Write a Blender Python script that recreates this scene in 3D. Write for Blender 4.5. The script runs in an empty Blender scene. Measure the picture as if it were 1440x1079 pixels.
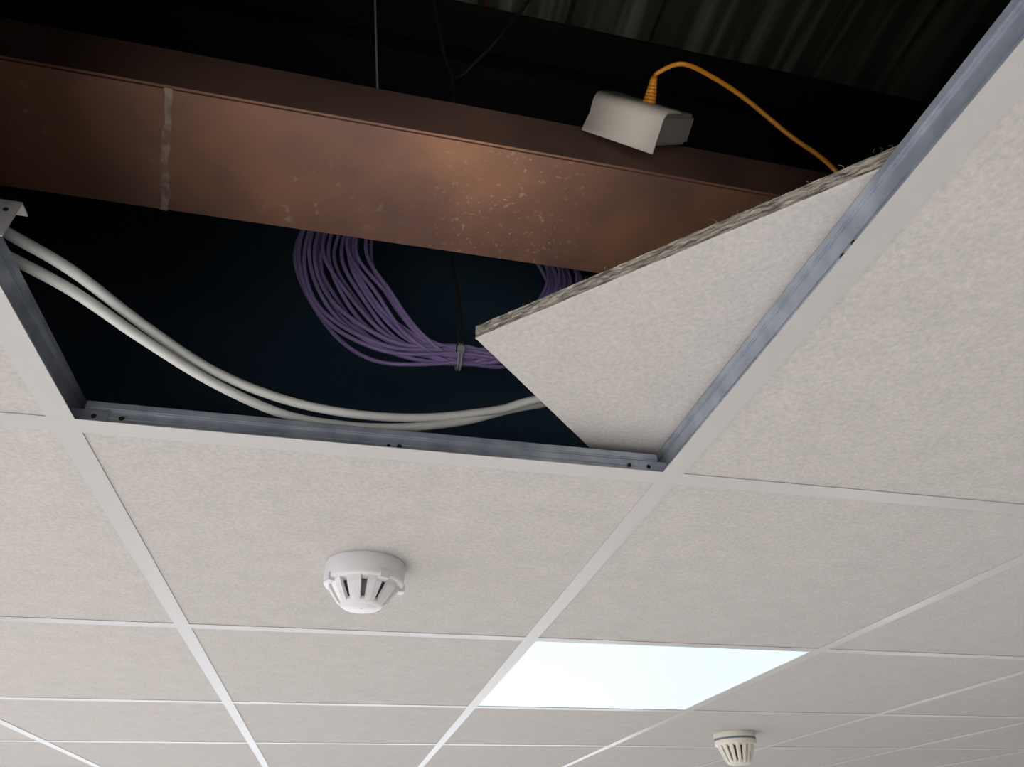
import bpy, bmesh, math, random
from mathutils import Vector, Matrix
random.seed(7)
Z0=2.6; W=0.6; L=0.639
scn=bpy.context.scene
try:
    scn.view_settings.view_transform='Standard'; scn.view_settings.look='None'
except Exception: pass

# ---------------------------------------------------------------- materials
def mat(name, col, rough=0.6, metal=0.0, spec=0.5):
    m=bpy.data.materials.new(name); m.use_nodes=True
    b=m.node_tree.nodes['Principled BSDF']
    b.inputs['Base Color'].default_value=(*col,1); b.inputs['Roughness'].default_value=rough
    b.inputs['Metallic'].default_value=metal; b.inputs['Specular IOR Level'].default_value=spec
    return m
def N(m,t,**kw):
    n=m.node_tree.nodes.new(t)
    for k,v in kw.items(): setattr(n,k,v)
    return n
def noise_mix(m, c1, c2, scale, lo=0.35, hi=0.65, detail=6, stretch=None, bump=0.0, bscale=None, bdist=0.001):
    nt=m.node_tree; b=nt.nodes['Principled BSDF']
    tc=N(m,'ShaderNodeTexCoord'); mp=N(m,'ShaderNodeMapping'); nt.links.new(tc.outputs['Object'],mp.inputs[0])
    if stretch: mp.inputs['Scale'].default_value=stretch
    n=N(m,'ShaderNodeTexNoise'); n.inputs['Scale'].default_value=scale; n.inputs['Detail'].default_value=detail
    nt.links.new(mp.outputs[0],n.inputs['Vector'])
    r=N(m,'ShaderNodeValToRGB'); r.color_ramp.elements[0].position=lo; r.color_ramp.elements[1].position=hi
    r.color_ramp.elements[0].color=(*c1,1); r.color_ramp.elements[1].color=(*c2,1)
    nt.links.new(n.outputs['Fac'],r.inputs[0]); nt.links.new(r.outputs[0],b.inputs['Base Color'])
    if bump>0:
        n2=N(m,'ShaderNodeTexNoise'); n2.inputs['Scale'].default_value=bscale or scale; n2.inputs['Detail'].default_value=4
        nt.links.new(mp.outputs[0],n2.inputs['Vector'])
        bp=N(m,'ShaderNodeBump'); bp.inputs['Strength'].default_value=bump; bp.inputs['Distance'].default_value=bdist
        nt.links.new(n2.outputs['Fac'],bp.inputs['Height']); nt.links.new(bp.outputs[0],b.inputs['Normal'])
    return r
M_tile=mat('mineral_tile',(.6,.57,.55),.9,spec=.2)
def build_tile_mat(m,ca,cb):
    nt=m.node_tree; b=nt.nodes['Principled BSDF']
    tc=N(m,'ShaderNodeTexCoord')
    n1=N(m,'ShaderNodeTexNoise'); n1.inputs['Scale'].default_value=200; n1.inputs['Detail'].default_value=6; n1.inputs['Roughness'].default_value=.78
    n2=N(m,'ShaderNodeTexNoise'); n2.inputs['Scale'].default_value=22; n2.inputs['Detail'].default_value=5
    for n in (n1,n2): nt.links.new(tc.outputs['Object'],n.inputs['Vector'])
    r=N(m,'ShaderNodeValToRGB'); r.color_ramp.elements[0].position=.3; r.color_ramp.elements[1].position=.7
    r.color_ramp.elements[0].color=(*ca,1); r.color_ramp.elements[1].color=(*cb,1)
    nt.links.new(n1.outputs['Fac'],r.inputs[0])
    mr=N(m,'ShaderNodeMapRange'); mr.inputs['To Min'].default_value=.90; mr.inputs['To Max'].default_value=1.07
    nt.links.new(n2.outputs['Fac'],mr.inputs['Value'])
    g=N(m,'ShaderNodeNewGeometry'); mr2=N(m,'ShaderNodeMapRange'); mr2.inputs['To Min'].default_value=.97; mr2.inputs['To Max'].default_value=1.03
    nt.links.new(g.outputs['Random Per Island'],mr2.inputs['Value'])
    mu=N(m,'ShaderNodeMath',operation='MULTIPLY'); nt.links.new(mr.outputs[0],mu.inputs[0]); nt.links.new(mr2.outputs[0],mu.inputs[1])
    vm=N(m,'ShaderNodeVectorMath',operation='SCALE'); nt.links.new(r.outputs[0],vm.inputs[0]); nt.links.new(mu.outputs[0],vm.inputs['Scale'])
    nt.links.new(vm.outputs[0],b.inputs['Base Color'])
    bp=N(m,'ShaderNodeBump'); bp.inputs['Strength'].default_value=.16; bp.inputs['Distance'].default_value=.0005
    nt.links.new(n1.outputs['Fac'],bp.inputs['Height']); nt.links.new(bp.outputs[0],b.inputs['Normal'])
build_tile_mat(M_tile,(.385,.365,.352),(.53,.507,.49))
M_fib=mat('mineral_core',(.4,.38,.34),1,spec=.05)
noise_mix(M_fib,(.16,.14,.11),(.68,.62,.53),60,.36,.62,8,stretch=(1,1,6),bump=1,bscale=260,bdist=.003)
M_flange=mat('white_tee_paint',(.42,.41,.40),.34,spec=.5)
M_galv=mat('galvanised_steel',(.2,.25,.31),.33,.42)
noise_mix(M_galv,(.27,.30,.355),(.42,.455,.515),40,.3,.7,3)
M_dark=mat('hole_black',(.005,.005,.006),.9)
M_deck=mat('deck_steel',(.05,.055,.05),.36,.25)
noise_mix(M_deck,(.17,.19,.14),(.62,.66,.50),5,.46,.72,2,stretch=(5,.3,1))
M_navy=mat('void_navy_backdrop',(.012,.03,.05),.85,spec=.1)
noise_mix(M_navy,(.09,.17,.25),(.11,.20,.28),3)  # darkness of the void painted as navy, for the backdrop sheet
M_black=mat('black_sheath',(.045,.045,.05),.5)
M_purl=mat('purlin_black_paint',(.018,.018,.02),.6)
M_white_c=mat('white_cable_sheath',(.62,.63,.60),.42)
M_purple=mat('purple_lsoh_sheath',(.62,.47,.95),.36)
M_orange=mat('orange_sheath',(.92,.36,.02),.4)
M_red=mat('red_sheath',(.5,.03,.02),.5)
M_clear=mat('nylon_tie',(.8,.78,.8),.3)
M_plastic=mat('white_abs',(.60,.59,.60),.35)
M_cream=mat('cream_abs',(.60,.57,.50),.4)
M_box=mat('pvc_box',(.86,.79,.69),.5)
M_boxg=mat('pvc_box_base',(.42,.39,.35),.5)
M_wall=mat('wall_paint',(.82,.815,.81),.8)
M_floor=mat('carpet',(.5,.47,.44),.95,spec=.1); noise_mix(M_floor,(.57,.56,.55),(.67,.66,.65),60,bump=.3)
M_frame=mat('window_frame_pvc',(.8,.8,.8),.4)
M_led=mat('led_diffuser',(.08,.09,.09),.5)
b=M_led.node_tree.nodes['Principled BSDF']; b.inputs['Emission Color'].default_value=(.78,.98,1,1); b.inputs['Emission Strength'].default_value=.96
# steel beam: red-oxide / brown paint, mottled with scuffs
M_beam=mat('red_oxide_paint',(.2,.1,.07),.42)
nt=M_beam.node_tree; b=nt.nodes['Principled BSDF']
tc=N(M_beam,'ShaderNodeTexCoord')
def nz(s,d=5,sc=None):
    n=N(M_beam,'ShaderNodeTexNoise'); n.inputs['Scale'].default_value=s; n.inputs['Detail'].default_value=d
    mp=N(M_beam,'ShaderNodeMapping'); nt.links.new(tc.outputs['Object'],mp.inputs[0])
    if sc: mp.inputs['Scale'].default_value=sc
    nt.links.new(mp.outputs[0],n.inputs['Vector']); return n
n1=nz(5,7)
r=N(M_beam,'ShaderNodeValToRGB'); cr=r.color_ramp
cr.elements[0].position=.35; cr.elements[0].color=(.26,.15,.125,1); cr.elements[1].position=.66; cr.elements[1].color=(.56,.285,.17,1)
nt.links.new(n1.outputs['Fac'],r.inputs[0])
n2=nz(60,6); n3=nz(4,2)
r2=N(M_beam,'ShaderNodeValToRGB'); r2.color_ramp.elements[0].position=.60; r2.color_ramp.elements[1].position=.70
nt.links.new(n2.outputs['Fac'],r2.inputs[0])
r3=N(M_beam,'ShaderNodeValToRGB'); r3.color_ramp.elements[0].position=.46; r3.color_ramp.elements[1].position=.58
nt.links.new(n3.outputs['Fac'],r3.inputs[0])
mu=N(M_beam,'ShaderNodeMath',operation='MULTIPLY'); nt.links.new(r2.outputs[0],mu.inputs[0]); nt.links.new(r3.outputs[0],mu.inputs[1])
sx=N(M_beam,'ShaderNodeSeparateXYZ'); nt.links.new(tc.outputs['Object'],sx.inputs[0])
gx=N(M_beam,'ShaderNodeMath',operation='SUBTRACT'); nt.links.new(sx.outputs['X'],gx.inputs[0]); gx.inputs[1].default_value=.42
gab=N(M_beam,'ShaderNodeMath',operation='ABSOLUTE'); nt.links.new(gx.outputs[0],gab.inputs[0])
gm=N(M_beam,'ShaderNodeMapRange'); gm.inputs['From Min'].default_value=.02; gm.inputs['From Max'].default_value=.13; gm.inputs['To Min'].default_value=1; gm.inputs['To Max'].default_value=0
nt.links.new(gab.outputs[0],gm.inputs['Value'])
n4=nz(150,9); r4=N(M_beam,'ShaderNodeValToRGB'); r4.color_ramp.elements[0].position=.61; r4.color_ramp.elements[1].position=.70; nt.links.new(n4.outputs['Fac'],r4.inputs[0])
mu2=N(M_beam,'ShaderNodeMath',operation='MULTIPLY'); nt.links.new(r4.outputs[0],mu2.inputs[0]); nt.links.new(gm.outputs[0],mu2.inputs[1])
mxx=N(M_beam,'ShaderNodeMath',operation='MAXIMUM'); nt.links.new(mu.outputs[0],mxx.inputs[0]); nt.links.new(mu2.outputs[0],mxx.inputs[1])
sc=N(M_beam,'ShaderNodeMath',operation='MULTIPLY'); nt.links.new(mxx.outputs[0],sc.inputs[0]); sc.inputs[1].default_value=.75
mx=N(M_beam,'ShaderNodeMixRGB'); nt.links.new(sc.outputs[0],mx.inputs[0]); nt.links.new(r.outputs[0],mx.inputs[1]); mx.inputs[2].default_value=(.80,.62,.50,1)
nt.links.new(mx.outputs[0],b.inputs['Base Color'])
bp=N(M_beam,'ShaderNodeBump'); bp.inputs['Strength'].default_value=.25; bp.inputs['Distance'].default_value=.001
nt.links.new(n2.outputs['Fac'],bp.inputs['Height']); nt.links.new(bp.outputs[0],b.inputs['Normal'])
M_bside=mat('beam_side_shade',(.12,.06,.045),.6); noise_mix(M_bside,(.12,.07,.055),(.22,.12,.09),9,.35,.7,6)  # darker brown for the beam sides: their shade is put into the colour
M_drip=mat('paint_drip',(.30,.22,.185),.5); noise_mix(M_drip,(.38,.25,.20),(.62,.47,.38),60,.4,.6)

# ---------------------------------------------------------------- helpers
def new_obj(name, bm, mats, loc=(0,0,0), parent=None, smooth=False):
    me=bpy.data.meshes.new(name); bm.normal_update(); bm.to_mesh(me); bm.free()
    for m in (mats if isinstance(mats,(list,tuple)) else [mats]): me.materials.append(m)
    o=bpy.data.objects.new(name,me); bpy.context.collection.objects.link(o); o.location=loc
    if smooth:
        for p in me.polygons: p.use_smooth=True
    if parent: o.parent=parent
    return o
def box(bm,x0,x1,y0,y1,z0,z1,mi=0):
    v=[bm.verts.new((x,y,z)) for x in (x0,x1) for y in (y0,y1) for z in (z0,z1)]
    fs=[(0,1,3,2),(4,6,7,5),(0,4,5,1),(2,3,7,6),(0,2,6,4),(1,5,7,3)]
    out=[]
    for f in fs:
        fc=bm.faces.new([v[i] for i in f]); fc.material_index=mi; out.append(fc)
    return v,out
def empty(name,loc=(0,0,0)):
    o=bpy.data.objects.new(name,None); bpy.context.collection.objects.link(o); o.location=loc; o.empty_display_size=.05; return o
def catmull(P,n=10,closed=False):
    P=[Vector(p) for p in P]; out=[]; m=len(P)
    rng=range(m) if closed else range(m-1)
    for i in rng:
        if closed: a,b_,c,d=P[(i-1)%m],P[i],P[(i+1)%m],P[(i+2)%m]
        else: a,b_,c,d=P[max(i-1,0)],P[i],P[i+1],P[min(i+2,m-1)]
        for k in range(n):
            t=k/n
            out.append(.5*((2*b_)+(c-a)*t+(2*a-5*b_+4*c-d)*t*t+(-a+3*b_-3*c+d)*t**3))
    if not closed: out.append(P[-1])
    return out
def tube(bm,P,r,seg=10,closed=False,n=10,mi=0):
    pts=catmull(P,n,closed); m=len(pts); rings=[]; up=None
    for i,p in enumerate(pts):
        if closed: t=(pts[(i+1)%m]-pts[i-1]).normalized()
        else: t=(pts[min(i+1,m-1)]-pts[max(i-1,0)]).normalized()
        if up is None:
            up=Vector((0,1,0)) if abs(t.y)<.8 else Vector((1,0,0))
        up=(up-t*up.dot(t)).normalized(); s=t.cross(up)
        rings.append([bm.verts.new(p+(up*math.cos(a)+s*math.sin(a))*r) for a in [2*math.pi*k/seg for k in range(seg)]])
    for i in range(m if closed else m-1):
        A=rings[i];B=rings[(i+1)%m]
        for k in range(seg):
            f=bm.faces.new((A[k],A[(k+1)%seg],B[(k+1)%seg],B[k])); f.smooth=True; f.material_index=mi
    if not closed:
        for R_ in (rings[0][::-1],rings[-1]):
            f=bm.faces.new(R_); f.material_index=mi
def tube_obj(name,P,r,m,parent=None,seg=10,closed=False,n=10,loc=(0,0,Z0)):
    bm=bmesh.new(); tube(bm,P,r,seg,closed,n); return new_obj(name,bm,m,loc,parent)
def lathe(bm,prof,seg=48,mi=0,smooth=True):
    rings=[]
    for (r,z) in prof:
        if r<1e-6: rings.append([bm.verts.new((0,0,z))])
        else: rings.append([bm.verts.new((r*math.cos(2*math.pi*k/seg),r*math.sin(2*math.pi*k/seg),z)) for k in range(seg)])
    for A,B in zip(rings[:-1],rings[1:]):
        for k in range(seg):
            k2=(k+1)%seg
            if len(A)==1: vs=(A[0],B[k2],B[k])
            elif len(B)==1: vs=(A[k],A[k2],B[0])
            else: vs=(A[k],A[k2],B[k2],B[k])
            f=bm.faces.new(vs); f.material_index=mi; f.smooth=smooth

# ---------------------------------------------------------------- room shell
NX0,NX1,NY0,NY1=-6,9,-5,10
X0,X1,Y0,Y1=NX0*W,NX1*W,NY0*L,NY1*L
DECK=1.20
TOP=Z0+DECK+.12
bm=bmesh.new(); box(bm,X0-.2,X1+.2,Y0-.2,Y1+.2,-.2,0); new_obj('floor',bm,M_floor)
bm=bmesh.new(); box(bm,X0-.2,X1+.2,Y0-.2,Y0,0,TOP); new_obj('wall_south',bm,M_wall)
bm=bmesh.new(); box(bm,X1,X1+.2,Y0,Y1,0,TOP); new_obj('wall_east',bm,M_wall)
def wall_open(name,axis):
    bm=bmesh.new(); wz0,wz1=.9,2.3
    if axis=='x':
        a0,a1=-2.4,5.2
        box(bm,X0-.2,X0,Y0,Y1,0,wz0); box(bm,X0-.2,X0,Y0,Y1,wz1,TOP)
        box(bm,X0-.2,X0,Y0,a0,wz0,wz1); box(bm,X0-.2,X0,a1,Y1,wz0,wz1)
    else:
        a0,a1=-2.8,3.2
        box(bm,X0-.2,X1+.2,Y1,Y1+.2,0,wz0); box(bm,X0-.2,X1+.2,Y1,Y1+.2,wz1,TOP)
        box(bm,X0-.2,a0,Y1,Y1+.2,wz0,wz1); box(bm,a1,X1+.2,Y1,Y1+.2,wz0,wz1)
    new_obj(name,bm,M_wall)
    bm=bmesh.new(); n=5; t=.05
    for i in range(n+1):
        c=a0+(a1-a0)*i/n; c0=min(max(c-t/2,a0),a1-t)
        if axis=='x': box(bm,X0-.12,X0-.06,c0,c0+t,wz0+t,wz1-t)
        else: box(bm,c0,c0+t,Y1+.06,Y1+.12,wz0+t,wz1-t)
    for z in (wz0,wz1-t):
        if axis=='x': box(bm,X0-.12,X0-.06,a0,a1,z,z+t)
        else: box(bm,a0,a1,Y1+.06,Y1+.12,z,z+t)
    new_obj('window_1' if axis=='x' else 'window_2',bm,M_frame)
wall_open('wall_west','x'); wall_open('wall_north','y')

# ceiling tiles
bm=bmesh.new()
TB,TT=.0011,.0162
for i in range(NX0,NX1):
    for j in range(NY0,NY1):
        if (i,j) in ((0,-1),(1,1)): continue
        g=.003
        box(bm,i*W+g,(i+1)*W-g,j*L+g,(j+1)*L-g,TB,TT)
new_obj('ceiling',bm,M_tile,(0,0,Z0))

# tee grid
bm=bmesh.new()
def tee(bm,axis,c,a0,a1,h,fw=.012):
    def bx(u0,u1,z0,z1,mi):
        if axis=='y': box(bm,c+u0,c+u1,a0,a1,z0,z1,mi)
        else: box(bm,a0,a1,c+u0,c+u1,z0,z1,mi)
    bx(-fw,fw,0,.0005,0)
    bx(-fw+.0002,fw-.0002,.0005,.0010,0)
    bx(-fw+.0008,fw-.0008,.0010,.00105,1)
    bx(-.0009,.0009,.0010,h-.007,1)
    bx(-.0016,.0016,h*.40,h*.40+.0012,1)
    bx(-.0035,.0035,h-.007,h-.0012,1)
    bx(-.0026,.0026,h-.0012,h,1)
    bx(-.0024,.0024,h-.0085,h-.007,1)
for i in range(NX0,NX1+1): tee(bm,'y',i*W,Y0,Y1,.038)
for j in range(NY0,NY1+1):
    for i in range(NX0,NX1):
        tee(bm,'x',j*L,i*W+.0120,(i+1)*W-.0120,.027)
        for xa,s in ((i*W,1),((i+1)*W,-1)):
            x0,x1=sorted((xa+s*.0012,xa+s*.034))
            box(bm,x0,x1,j*L-.0019,j*L+.0019,.004,.018,1)
def disc(bm,c,ax,r,th,mi,seg=16,sy=1):
    vs=[]
    for k in range(seg):
        a=2*math.pi*k/seg; u,v=r*math.cos(a),r*math.sin(a)*sy
        vs.append(((c[0]+th,c[1]+u,c[2]+v) if ax=='x' else (c[0]+u,c[1]+th,c[2]+v)))
    c0=[(( c[0],q[1],q[2]) if ax=='x' else (q[0],c[1],q[2])) for q in vs]
    A=[bm.verts.new(q) for q in c0];B=[bm.verts.new(q) for q in vs]
    for k in range(seg):
        f=bm.faces.new((A[k],A[(k+1)%seg],B[(k+1)%seg],B[k])); f.material_index=mi
    f=bm.faces.new(B); f.material_index=mi
for x,s in ((.6,-1),(0,1)):
    xx=x+s*.0009
    for yy in (-.322,-.56,-.08 if s>0 else -.62):
        disc(bm,(xx,yy,.0115),'x',.0032,s*.0006,2)
        disc(bm,(xx,yy-.013,.0105),'x',.0013,s*.0006,2,sy=2.8)
        disc(bm,(xx,yy-.013,.0125),'x',.0024,s*.0006,2)
for x0 in (.307,):
    disc(bm,(x0,-.0009,.0085),'y',.0026,-.0005,2)
    disc(bm,(x0-.011,-.0009,.0085),'y',.0020,-.0005,2); disc(bm,(x0-.011,-.0009,.0068),'y',.0009,-.0005,2,sy=2.6)
for x0 in (.022,.046,.555,.577): disc(bm,(x0,-.0019,.011),'y',.0023,-.0006,2)
new_obj('ceiling_grid',bm,[M_flange,M_galv,M_dark],(0,0,Z0))

# led panel
lp=empty('led_panel_light',(1.5*W,1.5*L,Z0))
bm=bmesh.new(); hx,hy=W/2-.004,L/2-.004
box(bm,-hx+.012,hx-.012,-hy+.012,hy-.012,.0016,.0030); new_obj('diffuser',bm,M_led,parent=lp)
bm=bmesh.new()
for a in ((-hx,-hx+.012,-hy,hy),(hx-.012,hx,-hy,hy),(-hx+.012,hx-.012,-hy,-hy+.012),(-hx+.012,hx-.012,hy-.012,hy)): box(bm,*a,.0012,.012)
box(bm,-hx+.012,hx-.012,-hy+.012,hy-.012,.0032,.012); new_obj('frame',bm,M_frame,parent=lp)

# displaced tile lying on the tees
ang=math.radians(-43.9); S=.596
bm=bmesh.new()
n=120; th=.0155
def ring(z,inset,jit):
    out=[]
    for s in range(4):
        for k in range(n):
            t=k/n*S
            p={0:(t,0),1:(S,t),2:(S-t,S),3:(0,S-t)}[s]; q={0:(0,1),1:(-1,0),2:(0,-1),3:(1,0)}[s]
            d=inset+random.uniform(-jit,jit)
            if k==0: d=inset*.5
            out.append(bm.verts.new((p[0]+q[0]*d,p[1]+q[1]*d,z+(random.uniform(-jit,jit)*.35 if 0<z<th else 0))))
    return out
rs=[ring(0,.0012,.0002),ring(.0012,0,.0002),ring(.0045,.0008,.0009),ring(.008,.0008,.0012),ring(.0115,.0008,.0012),ring(.0145,.0006,.0008),ring(th,.0012,.0005)]
f=bm.faces.new(rs[0][::-1]); f.material_index=0
f=bm.faces.new(rs[-1]); f.material_index=1
for q,(A,B) in enumerate(zip(rs[:-1],rs[1:])):
    for k in range(len(A)):
        k2=(k+1)%len(A); f=bm.faces.new((A[k],A[k2],B[k2],B[k])); f.material_index=0 if q==0 else 1
for _ in range(210):
    e=random.choice((0,0,3)); t=random.uniform(0,S)
    p=Vector((t,0,0)) if e==0 else Vector((0,t,0)); o_=Vector((0,-1,0)) if e==0 else Vector((-1,0,0)); al=Vector((1,0,0)) if e==0 else Vector((0,1,0))
    p.z=random.uniform(.003,th)+0; l=random.uniform(.0015,.005)
    a=p-o_*.001; b_=p+o_*l*.5+al*random.uniform(-1,1)*l*.6+Vector((0,0,random.uniform(-.2,1)*l*.4)); c=b_+o_*l*.2+al*random.uniform(-1,1)*l*.7+Vector((0,0,random.uniform(-.5,1)*l*.5))
    tube(bm,[a,b_,c],.00012,3,n=2,mi=1)
t_o=new_obj('loose_mineral_tile',bm,[M_tile,M_fib],(.359,-.149,Z0+.0382)); t_o.rotation_euler=(0,0,ang)

# ---------------------------------------------------------------- void above
bm=bmesh.new()
p=.2; x=X0-.1; prof=[]
while x<X1+.2:
    prof+= [(x,0),(x+.095,0),(x+.12,.06),(x+.175,.06)]; x+=p
va=[bm.verts.new((a,Y0-.1,b_)) for a,b_ in prof]; vb=[bm.verts.new((a,Y1+.1,b_)) for a,b_ in prof]
for k in range(len(prof)-1): bm.faces.new((va[k],va[k+1],vb[k+1],vb[k]))
o=new_obj('roof_deck',bm,M_deck,(0,0,Z0+DECK)); sm=o.modifiers.new('t','SOLIDIFY'); sm.thickness=.004; sm.offset=1
bm=bmesh.new(); box(bm,X0-.2,X1+.2,Y0-.2,Y1+.2,0,.1); new_obj('roof',bm,M_black,(0,0,TOP))
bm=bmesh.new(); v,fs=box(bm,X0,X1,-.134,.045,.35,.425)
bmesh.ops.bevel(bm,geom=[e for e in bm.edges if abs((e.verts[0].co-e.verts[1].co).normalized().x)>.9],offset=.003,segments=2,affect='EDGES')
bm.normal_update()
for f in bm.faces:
    if abs(f.normal.y)>.9 or f.normal.z>.5: f.material_index=1  # sides and top take the painted-in shade
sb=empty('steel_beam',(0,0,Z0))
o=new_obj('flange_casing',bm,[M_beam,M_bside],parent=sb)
bm=bmesh.new(); cols=[]; NC=60
for k in range(NC+1):
    t=k/NC
    y=-.133+.177*t; xc=.022-.036*t+.0010*math.sin(t*9)+.0007*math.sin(t*31); w=.0030+.0006*math.sin(t*17+1)+.0010*random.random()+.0016*t
    cols.append([bm.verts.new((xc-w,y,.34995)),bm.verts.new((xc,y,.3497)),bm.verts.new((xc+w,y,.34995))])
for A,B in zip(cols[:-1],cols[1:]):
    for q in (0,1): bm.faces.new((A[q],A[q+1],B[q+1],B[q])).smooth=True
new_obj('paint_drip',bm,M_drip,parent=sb)
bm=bmesh.new(); box(bm,X0,X1,.10,.30,DECK-.012,DECK); box(bm,X0,X1,.195,.205,DECK-.24,DECK-.012); box(bm,X0,X1,.10,.30,DECK-.252,DECK-.24)
new_obj('roof_purlin',bm,M_purl,(0,0,Z0))
bm=bmesh.new(); box(bm,X0,X1,.62,.65,.04,DECK); new_obj('void_dark_backdrop',bm,M_navy,(0,0,Z0))  # added sheet, a uniform navy backdrop standing in for the dark void

# purple coil
cc=empty('purple_cable_coil',(0,0,Z0))
def lp_(a,b_,t): return a+(b_-a)*t
bm=bmesh.new(); K=18
for k in range(K):
    s=k/(K-1); j=lambda q=.009: random.uniform(-q,q)
    if k in (4,9): s=min(1,s+.25)
    s2=s**1.2
    y=.3+j(.016)
    P=[(.408+j(.001),.3+j(.010),.358+.038*((k*7)%K)/(K-1)+j(.002)),
       (lp_(.27,.345,s2)+j(),y,lp_(.355,.408,s)+j(.006)),
       (lp_(.155,.285,s2)+j(),y+.01,lp_(.44,.50,s)+j()),
       (lp_(.096,.235,s2)+j(.011),y+.02,.61),
       (lp_(.16,.25,s2),y+.02,lp_(.79,.74,s)),
       (.36+j(.01),y+.02,lp_(.87,.80,s)),
       (lp_(.57,.50,s),y+.02,lp_(.79,.74,s)),
       (lp_(.65,.575,s)+j(),y+.015,.61+j(.01)),
       (lp_(.59,.53,s)+j(),y+.01,lp_(.45,.48,s)),
       (lp_(.50,.48,s)+j(.004),y,lp_(.372,.405,s)+j(.003))]
    tube(bm,P,.0037,8,closed=True,n=9)
new_obj('strands',bm,M_purple,parent=cc)
bm=bmesh.new()
tube(bm,[(.36,.30,DECK),(.365,.30,.9),(.376,.298,.66),(.397,.293,.52),(.404,.286,.42),(.405,.279,.385)],.0048,8)
for dx in (-.0045,.0045):
    P=[(.405+dx,.3+.022*math.cos(a),.392+.020*math.sin(a)) for a in [2*math.pi*k/12 for k in range(12)]]
    tube(bm,P,.0025,6,closed=True,n=4)
new_obj('hanging_strap',bm,M_black,parent=cc)
bm=bmesh.new()
for dx in (-.004,.001): 
    P=[(.407+dx,.3+.020*math.cos(a),.376+.030*math.sin(a)) for a in [2*math.pi*k/12 for k in range(12)]]
    tube(bm,P,.0019,6,closed=True,n=4)
box(bm,.400,.412,.275,.283,.366,.376)
new_obj('cable_tie',bm,M_clear,parent=cc)

# white cables sagging across the opening
def cable(P): return tube_obj('white_cable',P,.0047,M_white_c,seg=12,n=14)
cable([(-.5,-.42,.10),(-.22,-.31,.085),(-.08,-.235,.068),(-.012,-.183,.060),(.030,-.152,.055),(.070,-.092,.056),(.123,-.038,.052),(.188,-.003,.050),(.259,.008,.048),(.334,.018,.059),(.414,.021,.081),(.454,.013,.094),(.6,-.02,.13),(.85,.12,.10),(1.1,.45,.03)])
cable([(-.5,-.35,.09),(-.22,-.27,.075),(-.08,-.205,.058),(-.016,-.166,.052),(.030,-.137,.046),(.072,-.087,.044),(.126,-.033,.041),(.187,.006,.0385),(.246,.016,.038),(.304,.017,.042),(.374,.025,.063),(.4615,.036,.103),(.6,.05,.14),(.85,.2,.10),(1.1,.5,.022)])
bm=bmesh.new()
tube(bm,[(.28,.03,DECK),(.298,.029,1.03),(.348,.105,.907),(.40,.07,.93),(.451,.020,.988),(.56,-.05,DECK)],.0035,8)
tube(bm,[(.348,.105,.907),(.352,.07,.75),(.36,.02,.55),(.37,-.01,.4275)],.0035,8)
new_obj('black_cable',bm,M_black,(0,0,Z0))
tube_obj('red_wire',[(.41,.034,DECK),(.405,.034,1.12),(.403,.036,1.06)],.002,M_red,seg=6)
tube_obj('hanger_wire',[(.164,0,DECK),(.195,0,.916),(.226,0,.635),(.250,0,.424)],.0019,M_clear,seg=6)

# junction box with orange lead
V=Vector((.5617,-.2158,.3482)); k=.000805
Rv=Vector((.9763,-.2154,-.0219));Uv=Vector((-.1090,-.5761,.8101));Fv=Vector((.1871,.7885,.5859))
def cv(a,b_,c): return (Rv*a+Uv*b_-Fv*c)
ax=cv(-90,54,-55).normalized(); az=cv(-11.5,-42,-26); az=(az-ax*az.dot(ax)).normalized(); ay=ax.cross(az)
cdir=cv(51.7,30.7,-55)
if ay.dot(cdir)<0: ay=-ay
LX,LZ,LY=118*k,54*k,118*k
jb=empty('junction_box')
Mx=Matrix((ax,ay,az)).transposed().to_4x4(); Mx.translation=V+Vector((0,0,Z0))
new=[]
def place(bm,name,m,smooth=False):
    for v in bm.verts: v.co=Mx@v.co
    bmesh.ops.recalc_face_normals(bm,faces=bm.faces)
    o=new_obj(name,bm,m,parent=None,smooth=smooth); new.append(o); return o
bm=bmesh.new(); box(bm,.003,LX-.003,.002,LY,.003,LZ-.004)
bmesh.ops.recalc_face_normals(bm,faces=bm.faces); bmesh.ops.bevel(bm,geom=list(bm.edges),offset=.004,segments=3,affect='EDGES')
place(bm,'body',M_boxg)
bm=bmesh.new()
sec=[(0,.050),(0,.03)]+[(z_,y_) for (y_,z_) in [(.012*(1-math.sin(a)),.012*(1-math.cos(a))) for a in [math.pi/2*q/6 for q in range(7)]]]+[(LZ*.55,0),(LZ-.002,-.001),(LZ+.003,-.002)]
A=[bm.verts.new((-.001,y_,z_)) for z_,y_ in sec]; B=[bm.verts.new((LX+.001+(.004 if i>len(sec)-3 else 0),y_,z_)) for i,(z_,y_) in enumerate(sec)]
for q in range(len(sec)-1): bm.faces.new((A[q],A[q+1],B[q+1],B[q])).smooth=True
c_=place(bm,'cover',M_box); sm=c_.modifiers.new('t','SOLIDIFY'); sm.thickness=.0022; sm.offset=0
jb.matrix_world=Matrix.Translation(V+Vector((0,0,Z0)))
def W3(x,y,z): return Mx@Vector((x,y,z))
e0=W3(LX*.42,LY*.36,0); up_=(-az+Vector((0,0,.35))).normalized()
bm=bmesh.new()
for q in range(7):
    c0=e0+up_*(.000+.0040*q); tube(bm,[c0,c0+up_*.0018,c0+up_*.0034],.0080-.0006*q,14,n=2)
tube(bm,[e0,e0+up_*.03],.0040,12,n=4)
o=new_obj('strain_relief',bm,M_orange); new.append(o)
bm=bmesh.new(); e1=e0+up_*.028-Vector((0,0,Z0))
P=[e1,e1+up_*.008+Vector((.004,0,0)),(.583,-.243,.411),(.625,-.236,.408),(.670,-.225,.395),(.724,-.212,.359),(.765,-.211,.311),(.80,-.20,.24),(.83,-.17,.13),(.87,-.14,.070),(.92,-.13,.0578),(.98,-.15,.0578)]
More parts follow.
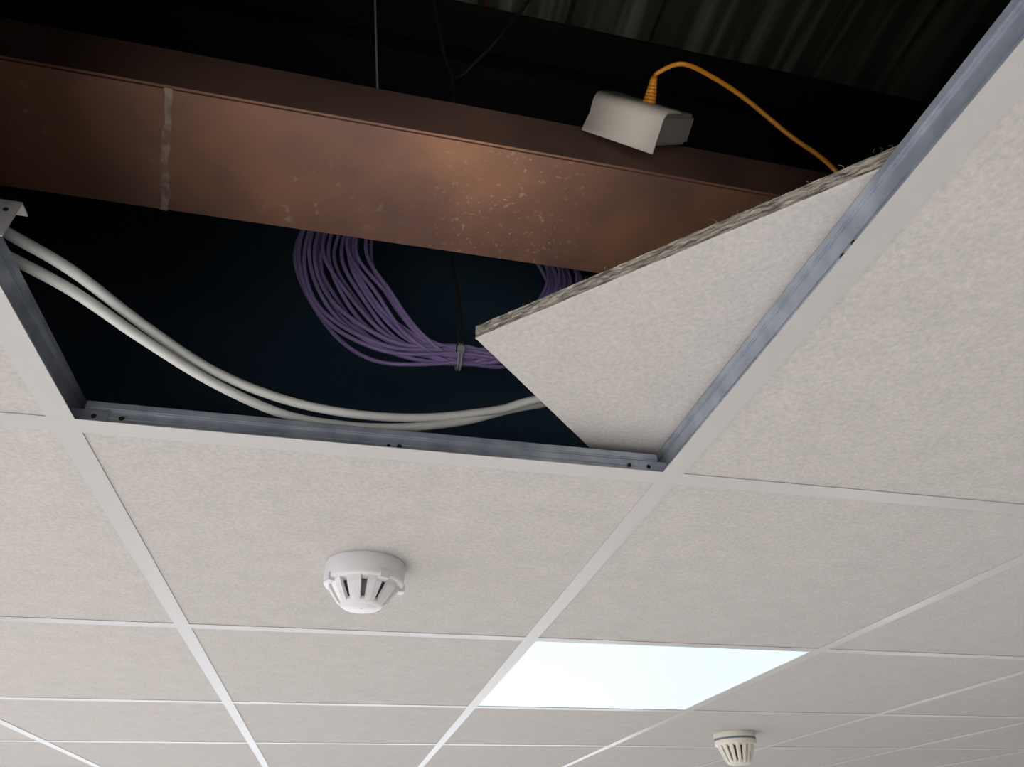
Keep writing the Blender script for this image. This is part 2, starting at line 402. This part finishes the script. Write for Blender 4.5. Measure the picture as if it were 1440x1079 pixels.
tube(bm,P,.0027,10,n=12); 
o=new_obj('orange_lead',bm,M_orange,(0,0,Z0)); new.append(o)
bpy.context.view_layer.update()
for o in new:
    o.parent=jb; o.matrix_parent_inverse=jb.matrix_world.inverted()

# bracket on left tee
bm=bmesh.new()
box(bm,-.045,.021,-.2262,-.225,.013,.047); box(bm,-.045,.021,-.2262,-.214,.0462,.0474)
for xx,zz in ((.014,.038),(.006,.026),(-.006,.036),(-.02,.03)):
    disc(bm,(xx,-.2262,zz),'y',.0018,-.0003,1)
o=new_obj('splice_bracket',bm,[M_flange,M_dark],(0,0,Z0))

# ---------------------------------------------------------------- smoke detectors
def detector(name,loc,R,H,m,cream=False):
    root=empty(name,loc)
    bm=bmesh.new(); hb=H*(.50 if not cream else .40)
    lathe(bm,[(0,.0005),(R*.985,.0005),(R,-.002),(R,-hb+.003),(R*.975,-hb),(R*.80,-hb-.001),(R*.78,-hb*1.04),(R*.70,-hb*1.1)],64)
    new_obj('base',bm,m,parent=root)
    bm=bmesh.new()
    lathe(bm,[(R*.62,-hb*.95),(R*.60,-hb-.002),(R*.50,-H*.86),(0,-H*.86)],40); new_obj('inner_chamber',bm,mat(name+'_dark',(.05,.05,.055),.6) if cream else mat(name+'_chamber',(.16,.16,.18),.6),parent=root)
    bm=bmesh.new()
    lathe(bm,[(R*.40,-H*.84),(R*.56,-H*.88),(R*.54,-H*.96),(R*.46,-H),(0,-H)],48); 
    lathe(bm,[(R*.36,-H-.0001),(R*.34,-H-.0008),(0,-H-.0008)],40)
    new_obj('cap',bm,m,parent=root)
    bm=bmesh.new(); nb=10 if not cream else 16
    for q in range(nb):
        a=2*math.pi*q/nb; wd=R*(.175 if not cream else .10)
        rm=Matrix.Rotation(a,3,'Z')
        prof=[(R*.88,-hb*.98,wd),(R*.82,-hb*1.25,wd*.98),(R*.60,-H*.90,wd*.72),(R*.52,-H*.97,wd*.6)]
        outer=[];inner=[]
        for (r_,z_,w_) in prof:
            outer.append([bm.verts.new(rm@Vector((r_,-w_,z_))),bm.verts.new(rm@Vector((r_+R*.025,0,z_))),bm.verts.new(rm@Vector((r_,w_,z_)))])
            ri=r_-R*.10
            inner.append([bm.verts.new(rm@Vector((ri,-w_,z_))),bm.verts.new(rm@Vector((ri,w_,z_)))])
        for u in range(3):
            O,O2,I,I2=outer[u],outer[u+1],inner[u],inner[u+1]
            bm.faces.new((O[0],O[1],O2[1],O2[0])); bm.faces.new((O[1],O[2],O2[2],O2[1]))
            bm.faces.new((I[0],O[0],O2[0],I2[0])); bm.faces.new((O[2],I[1],I2[1],O2[2]))
        bm.faces.new((outer[0][0],inner[0][0],inner[0][1],outer[0][2],outer[0][1]))
    bmesh.ops.recalc_face_normals(bm,faces=bm.faces)
    new_obj('vanes',bm,m,parent=root)
    if not cream:
        bm=bmesh.new()
        for a in (.2,1.9,3.6,5.2):
            rm=Matrix.Rotation(a,3,'Z'); v,_=box(bm,R*.78,R*1.03,-.007,.007,-hb-.004,-hb+.006)
            for q in v: q.co=rm@q.co
        lathe(bm,[(.0,-H-.0014),(.0012,-H-.0014),(.0012,-H-.0002)],8)
        new_obj('locking_tabs',bm,m,parent=root)
    else:
        bm=bmesh.new(); lathe(bm,[(R*1.005,-hb*.45),(R*1.005,-hb*.62)],48); new_obj('seam',bm,mat('seam_grey',(.12,.15,.2),.6),parent=root)
detector('smoke_detector',(.288,.314,Z0+.0012),.0535,.059,M_plastic)
detector('smoke_detector.001',(1.525,1.63,Z0+.0012),.066,.090,M_cream,True)

# ---------------------------------------------------------------- light
def area(name,loc,rot,sx,sy,pw,col):
    d=bpy.data.lights.new(name,'AREA'); d.shape='RECTANGLE'; d.size=sx; d.size_y=sy; d.energy=pw; d.color=col
    o=bpy.data.objects.new(name,d); bpy.context.collection.objects.link(o); o.location=loc; o.rotation_euler=rot; return o
area('window_daylight_west',(X0-.03,1.4,1.6),(0,-math.pi/2,0),1.3,7.4,90,(1,.975,.96))
area('window_daylight_north',(.2,Y1+.03,1.6),(-math.pi/2,0,0),5.8,1.3,45,(.95,.97,1))
sd=bpy.data.lights.new('sun','SUN'); sd.energy=20; sd.angle=.01; sd.color=(1,.97,.95)
so=bpy.data.objects.new('sun',sd); bpy.context.collection.objects.link(so); so.location=(-8,-2,5)
so.rotation_euler=Vector((.80,-.42,-.40)).to_track_quat('-Z','Y').to_euler()
w=bpy.data.worlds.new('sky'); scn.world=w; w.use_nodes=True
w.node_tree.nodes['Background'].inputs[0].default_value=(.75,.85,1,1); w.node_tree.nodes['Background'].inputs[1].default_value=1.0

# ---------------------------------------------------------------- camera
cam=bpy.data.cameras.new('camera'); co=bpy.data.objects.new('camera',cam); bpy.context.collection.objects.link(co)
cam.sensor_width=36; cam.lens=36*944.13/1440; cam.clip_start=.01
M4=Matrix((Rv.normalized(),Uv.normalized(),-Fv.normalized())).transposed().to_4x4(); M4.translation=Vector((.284,-.601,-.342+Z0))
co.matrix_world=M4; scn.camera=co
